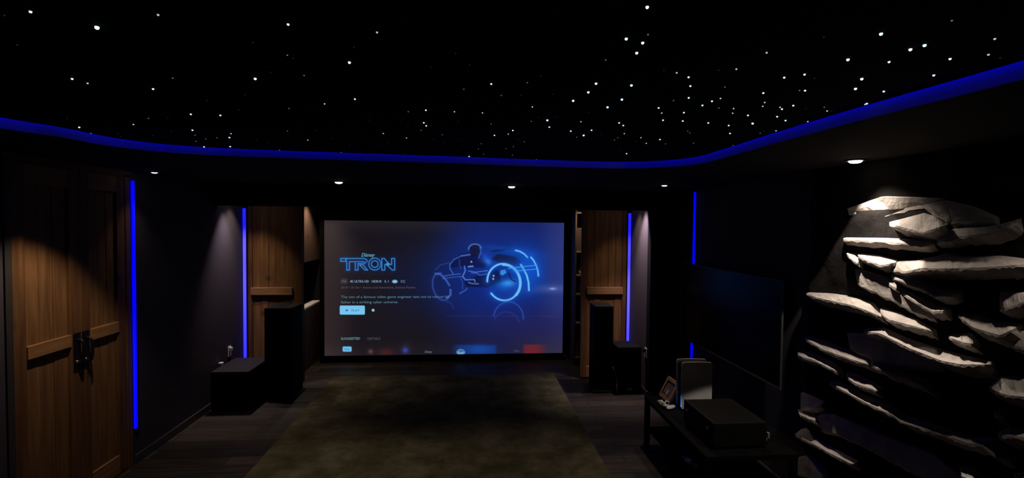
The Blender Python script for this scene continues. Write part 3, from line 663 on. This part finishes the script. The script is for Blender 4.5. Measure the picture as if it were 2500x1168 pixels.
# av receiver
rx0, rx1, ry0, ry1 = 1.655, 2.035, 3.155, 3.62
rc = thing('av_receiver', 'black receiver lying on the near end of the console table', 'receiver', ((rx0+rx1)/2, (ry0+ry1)/2, th))
obj('case', B(rx0+.014, rx1, ry0, ry1, th+.016, th+.178, bev=.004), m_rec, rc)
obj('front_panel', B(rx0, rx0+.014, ry0-.002, ry1+.002, th+.016, th+.18, bev=.003), m_blackm, rc)
for q in ((ry0+.07), (ry1-.07)): obj('volume_knob', cyl(bmesh.new(), (rx0-.009, q, th+.105), .026, .02, 'X'), m_blackm, rc)
obj('display_window', B(rx0-.0015, rx0, ry0+.15, ry1-.15, th+.10, th+.14), m_glassb, rc)
for a in (rx0+.05, rx1-.05):
    for b_ in (ry0+.05, ry1-.05): obj('foot', cyl(bmesh.new(), (a, b_, th+.008), .02, .016, seg=16), m_blackp, rc)
bm = bmesh.new()
for k in range(14): box(bm, rx0+.06, rx1-.05, ry0+.05+k*.027, ry0+.058+k*.027, th+.178, th+.1795)
obj('vent_slats', bm, m_blackm, rc)
# game console standing upright
gx0, gx1, gy0, gy1, gh = 1.745, 2.0, 3.86, 3.965, .385
gc = thing('game_console', 'upright white and black game console at the far end of the console table', 'game console', ((gx0+gx1)/2, (gy0+gy1)/2, th))
def shell(ya, yb, dy):
    bm = bmesh.new(); n = 14; pts = []
    prof = [(gx0, 0), (gx0-.004, .10), (gx0-.006, .2), (gx0-.008, gh-.03), (gx0-.004, gh-.008), (gx0+.014, gh), (gx0+.12, gh+.002), (gx1-.012, gh-.004), (gx1, gh-.016), (gx1+.002, .2), (gx1, .0)]
    a = [bm.verts.new((x, ya+dy*(z/gh-.5)**2*2, th+.012+z)) for x, z in prof]; b_ = [bm.verts.new((x+.002, yb+dy*(z/gh-.5)**2*2, th+.012+z)) for x, z in prof]
    bm.faces.new(a); bm.faces.new(b_[::-1])
    for i in range(len(a)): j = (i+1) % len(a); bm.faces.new((a[i], a[j], b_[j], b_[i]))
    return bm
obj('side_shell', shell(gy0, gy0+.010, -.008), m_white, gc); obj('side_shell', shell(gy1-.010, gy1, .008), m_white, gc)
obj('core', B(gx0+.006, gx1-.006, gy0+.016, gy1-.016, th+.008, th+gh-.01, bev=.008), m_glassb, gc)
obj('stand', cyl(bmesh.new(), ((gx0+gx1)/2, (gy0+gy1)/2, th+.006), .07, .012), m_blackp, gc)
bm = B(gx0+.001, gx0+.006, gy0+.012, gy0+.018, th+.02, th+.12)
obj('status_light', bm, emat('blue status glow', (.05, .22, 1.0), 2.2), gc)
# small wooden frame leaning
fr = thing('picture_frame', 'small wooden frame leaning back beside the game console', 'picture frame', (1.70, 4.10, th))
e0 = at(1618, 958, 2, th+.02); e1 = at(1640, 982, 2, th+.02)
e0, e1 = Vector((1.705, 4.20, th+.002)), Vector((1.705, 3.985, th+.002))
up_ = Vector((.075, .0, .150)).normalized(); nn = (e1-e0).normalized().cross(up_)
if nn.x > 0: nn = -nn
def fq(a0, a1, h0, h1, d0, d1):
    bm = bmesh.new(); L = (e1-e0)
    prism(bm, [e0+L*a0+up_*h0+nn*d0, e0+L*a1+up_*h0+nn*d0, e0+L*a1+up_*h1+nn*d0, e0+L*a0+up_*h1+nn*d0], nn, d1-d0); return bm
m_fw = wood('frame oak', (.34, .17, .07), (.5, .27, .12), 'Y', 1)
FH = .19
obj('rail', fq(0, 1, 0, .028, 0, .022), m_fw, fr); obj('rail', fq(0, 1, FH-.028, FH, 0, .022), m_fw, fr)
obj('rail', fq(0, .12, .028, FH-.028, 0, .022), m_fw, fr); obj('rail', fq(.88, 1, .028, FH-.028, 0, .022), m_fw, fr)
pc = obj('picture', fq(.12, .88, .028, FH-.028, .002, .012), mat('brown picture print', (.10, .065, .045), .6, noise=(.2, .14, .1), nscale=30), fr)
obj('silver_figure', fq(.42, .56, .045, .085, .012, .018), mat('pale print figure', (.6, .55, .5), .5), pc); obj('silver_figure', fq(.22, .32, .05, .10, .012, .016), mat('grey print figure', (.3, .27, .25), .5), pc)
# controllers
def controller(c, rz, m, label, sc=1):
    t = thing('game_controller', label, 'game controller', c)
    bm = bmesh.new(); bmesh.ops.create_uvsphere(bm, u_segments=24, v_segments=12, radius=1, matrix=Matrix.Translation((0, 0, .022)) @ Matrix.Diagonal((.062, .036, .018, 1)))
    for s in (-1, 1):
        bmesh.ops.create_uvsphere(bm, u_segments=20, v_segments=10, radius=1, matrix=Matrix.Translation((s*.060, -.028, .018)) @ Matrix.Rotation(s*-.45, 4, 'Z') @ Matrix.Diagonal((.021, .055, .016, 1)))
    T_ = Matrix.Translation(c) @ Matrix.Rotation(rz, 4, 'Z') @ Matrix.Scale(sc, 4)
    bmesh.ops.transform(bm, matrix=T_, verts=bm.verts[:]); obj('shell', bm, m, t, True)
    for s in (-1, 1):
        bm = bmesh.new(); cyl(bm, (s*.026, -.012, .043), .010, .012, seg=20); cyl(bm, (s*.026, -.012, .036), .006, .014, seg=12); bmesh.ops.transform(bm, matrix=T_, verts=bm.verts[:]); obj('thumb_stick', bm, m_blackp, t, True)
    bm = B(-.025, .025, .004, .028, .037, .041, bev=.001); bmesh.ops.transform(bm, matrix=T_, verts=bm.verts[:]); obj('touch_pad', bm, m_white, t)
    return t
p = at(1625, 988, 2, th+.02)
controller((p.x-.012, p.y, th-.001), math.pi/2+.1, m_white, 'white game controller lying on the console table in front of the frame')
p = at(1680, 1129, 2, .18)
controller((p.x+.02, p.y, .159), math.pi/2+.2, mat('grey plastic', (.2, .2, .21), .4), 'grey game controller lying on the lower shelf of the console table')
p = at(1857, 1062, 2, .5)
t = thing('cable_plug', 'small white plug standing behind the black receiver', 'plug', (2.08, 3.24, th))
obj('plug_body', B(2.072, 2.086, 3.20, 3.224, th+.045, th+.085, bev=.003), mat('pale grey plastic', (.25, .25, .26), .5), t)
bm = bmesh.new(); tube(bm, cr([(2.079, 3.214, th+.046), (2.08, 3.218, th+.02), (2.10, 3.25, th+.006), (2.15, 3.33, th+.005)], 5), .004); obj('lead', bm, m_white, t, True)

# ------------------------------------------------------------------ stone wall
rng = random.Random(3)
PZ = lambda x, y: (1900+x/1.605, 440+y/1.605)
ledges = [ # top edge, bottom edge, protrusion
 ([(270,112),(400,66),(520,70),(640,75)], [(275,122),(430,127),(550,98),(640,79)], -.026),
 ([(435,165),(560,132),(620,150),(655,172)], [(437,172),(490,185),(565,205),(655,177)], .10),
 ([(620,235),(665,195),(730,185),(850,178),(935,155)], [(622,240),(700,222),(780,212),(850,205),(935,166)], .05),
 ([(255,228),(400,231),(540,237),(612,238)], [(256,233),(400,239),(550,252),(612,248)], .04),
 ([(268,286),(300,293),(320,312)], [(272,294),(298,318),(316,329)], .05),
 ([(312,290),(390,298),(460,317)], [(314,300),(402,334),(460,323)], .05),
 ([(446,338),(470,318),(540,315),(620,300),(655,285),(700,300),(860,303),(990,320)], [(446,350),(500,358),(560,345),(640,347),(700,346),(830,341),(990,328)], .09),
 ([(445,368),(550,390),(620,428),(712,440)], [(447,380),(560,417),(620,453),(712,446)], .05),
 ([(432,400),(455,388),(467,400)], [(434,406),(455,421),(468,424)], .04),
 ([(488,438),(560,470),(625,500),(664,505)], [(492,446),(540,478),(604,515),(664,511)], .05),
 ([(300,350),(420,385),(520,450),(610,505)], [(310,400),(430,455),(540,515),(612,536)], .022),
 ([(110,444),(200,450),(300,465),(360,485),(392,520)], [(112,450),(200,472),(290,490),(350,512),(412,541)], .07),
 ([(400,504),(470,520),(540,548),(605,588)], [(402,522),(430,546),(530,571),(605,594)], .07),
 ([(705,525),(780,533),(840,558),(937,568)], [(707,532),(760,577),(870,609),(935,577)], .08),
 ([(665,608),(740,604),(770,633)], [(667,614),(722,636),(771,643)], .06),
 ([(335,585),(410,582),(500,621),(600,657),(720,690),(832,714)], [(337,589),(400,601),(520,662),(640,708),(720,723),(834,720)], .09),
 ([(270,600),(380,605),(520,668),(640,714)], [(280,655),(380,702),(500,717),(642,724)], .020),
 ([(102,614),(200,640),(330,690),(362,704)], [(106,623),(180,666),(300,706),(362,727)], .045),
 ([(364,704),(450,740),(530,772),(606,809)], [(365,727),(460,766),(530,785),(606,815)], .06),
 ([(76,674),(130,680),(210,720),(242,750)], [(77,689),(140,706),(200,737),(240,754)], .05),
 ([(265,754),(310,768),(355,795),(397,820)], [(268,772),(300,796),(350,812),(397,826)], .045),
 ([(200,789),(250,799),(330,849),(430,889),(480,924),(600,964),(750,1013),(830,1018),(880,1053),(907,1085)], [(203,796),(250,822),(340,872),(450,922),(520,947),(640,997),(800,1041),(860,1085),(880,1096),(907,1096)], .05),
 ([(826,810),(872,767),(990,785)], [(830,817),(890,842),(990,853)], .07),
 ([(868,440),(930,441),(990,450)], [(869,500),(905,500),(990,468)], .05),
 ([(843,908),(870,909),(890,922)], [(848,915),(870,923),(890,927)], .04),
 ([(858,986),(910,972),(990,990)], [(862,996),(910,1001),(990,1014)], .06),
 ([(76,900),(110,914),(152,930)], [(79,906),(118,936),(150,943)], .04),
 ([(150,928),(180,913),(280,950),(420,1010),(600,1075),(725,1172)], [(168,976),(220,986),(330,1032),(450,1102),(560,1152),(700,1178)], .014),
 ([(66,996),(95,972),(180,1040),(305,1102)], [(70,1002),(140,1036),(230,1082),(308,1112)], .035),
 ([(712,1124),(760,1139),(810,1172)], [(714,1152),(740,1170),(800,1182)], .07),
 ([(88,835),(130,850),(175,870)], [(88,892),(130,893),(175,881)], .022),
 ([(908,622),(940,590),(990,600)], [(912,640),(940,652),(990,660)], .03),
 ([(925,1150),(960,1152),(995,1165)], [(928,1172),(960,1178),(995,1185)], .05),
 ([(70,1090),(110,1080),(180,1150)], [(75,1150),(120,1165),(180,1185)], .02),
 ([(560,100),(640,80),(760,110),(850,150)], [(600,125),(680,165),(760,160),(850,154)], .015),
]
SW = 2.275
stone = thing('stone_wall', 'rugged layered grey stone wall covering the right wall under the big downlight', 'stone wall', (XR, 2.2, 0))
NY, NZ = 90, 100
bm = bmesh.new(); gv = []
from mathutils import noise as mn
Y0s, Y1s = .9, 3.16
for iy in range(NY+1):
    col = []
    for iz in range(NZ+1):
        z = 2.325*iz/NZ; y = Y0s+(Y1s-Y0s)*iy/NY
        if iy == NY: y += .05*mn.noise(Vector((5, z*2.3, 0)))-.02
        n_ = mn.noise(Vector((y*1.5, z*4+y*.5, 1)))*.5+mn.noise(Vector((y*4, z*11, 4)))*.25
        col.append(bm.verts.new((SW+.02-.028*max(-.5, min(1, n_)), y, z)))
    gv.append(col)
bk = [[bm.verts.new((XR-.001, v.co.y, v.co.z)) for v in (gv[i][0], gv[i][-1])] for i in range(NY+1)]
for a in range(NY):
    for b_ in range(NZ): bm.faces.new((gv[a][b_], gv[a+1][b_], gv[a+1][b_+1], gv[a][b_+1]))
    bm.faces.new((gv[a][0], bk[a][0], bk[a+1][0], gv[a+1][0])); bm.faces.new((gv[a][NZ], gv[a+1][NZ], bk[a+1][1], bk[a][1]))
bm.faces.new(list(gv[0])+[bk[0][1], bk[0][0]]); bm.faces.new(list(gv[NY][::-1])+[bk[NY][0], bk[NY][1]])
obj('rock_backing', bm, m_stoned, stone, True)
def poly_at(pts, t):
    L = [0]
    for a, b_ in zip(pts, pts[1:]): L.append(L[-1]+math.hypot(b_[0]-a[0], b_[1]-a[1]))
    s = t*L[-1]
    for i in range(len(pts)-1):
        if s <= L[i+1]+1e-9:
            k = (s-L[i])/(L[i+1]-L[i]+1e-9); return tuple(pts[i][q]+(pts[i+1][q]-pts[i][q])*k for q in (0, 1))
    return pts[-1]
for top, bot, pr in ledges:
    hm = at(*PZ(*top[len(top)//2]), 0, SW).z; pr = pr*(.5+.75*max(0, min(1, (2.0-hm)/1.5)))
    n = max(8, len(top)*5); rows = []
    for k in range(n+1):
        t_ = k/n; a = PZ(*poly_at(top, t_)); b_ = PZ(*poly_at(bot, t_))
        taper = min(1, min(t_, 1-t_)*7+.35); p_ = pr*taper
        A = at(*a, 0, SW); Bp = at(*b_, 0, SW-p_)
        if Bp.z > A.z-.003: Bp.z = A.z-.003
        Mid = A.lerp(Bp, .55)+Vector((-.004*rng.random(), 0, .003*rng.uniform(-1, 1)))
        back = Vector((SW+.03, A.y, A.z+.008))
        lip = Bp+Vector((-.001, 0, -.006-.010*rng.random())); low = Vector((SW+.012, Bp.y, Bp.z-.02-.5*p_-.01*rng.random())); lb = Vector((SW+.03, Bp.y, low.z-.01))
        rows.append([bm2 for bm2 in (back, A, Mid, Bp, lip, low, lb)])
    bm = bmesh.new(); vr = [[bm.verts.new(v) for v in r] for r in rows]
    for r1, r2 in zip(vr, vr[1:]):
        for i in range(7): j = (i+1) % 7; bm.faces.new((r1[i], r2[i], r2[j], r1[j]))
    bm.faces.new(vr[0]); bm.faces.new(vr[-1][::-1])
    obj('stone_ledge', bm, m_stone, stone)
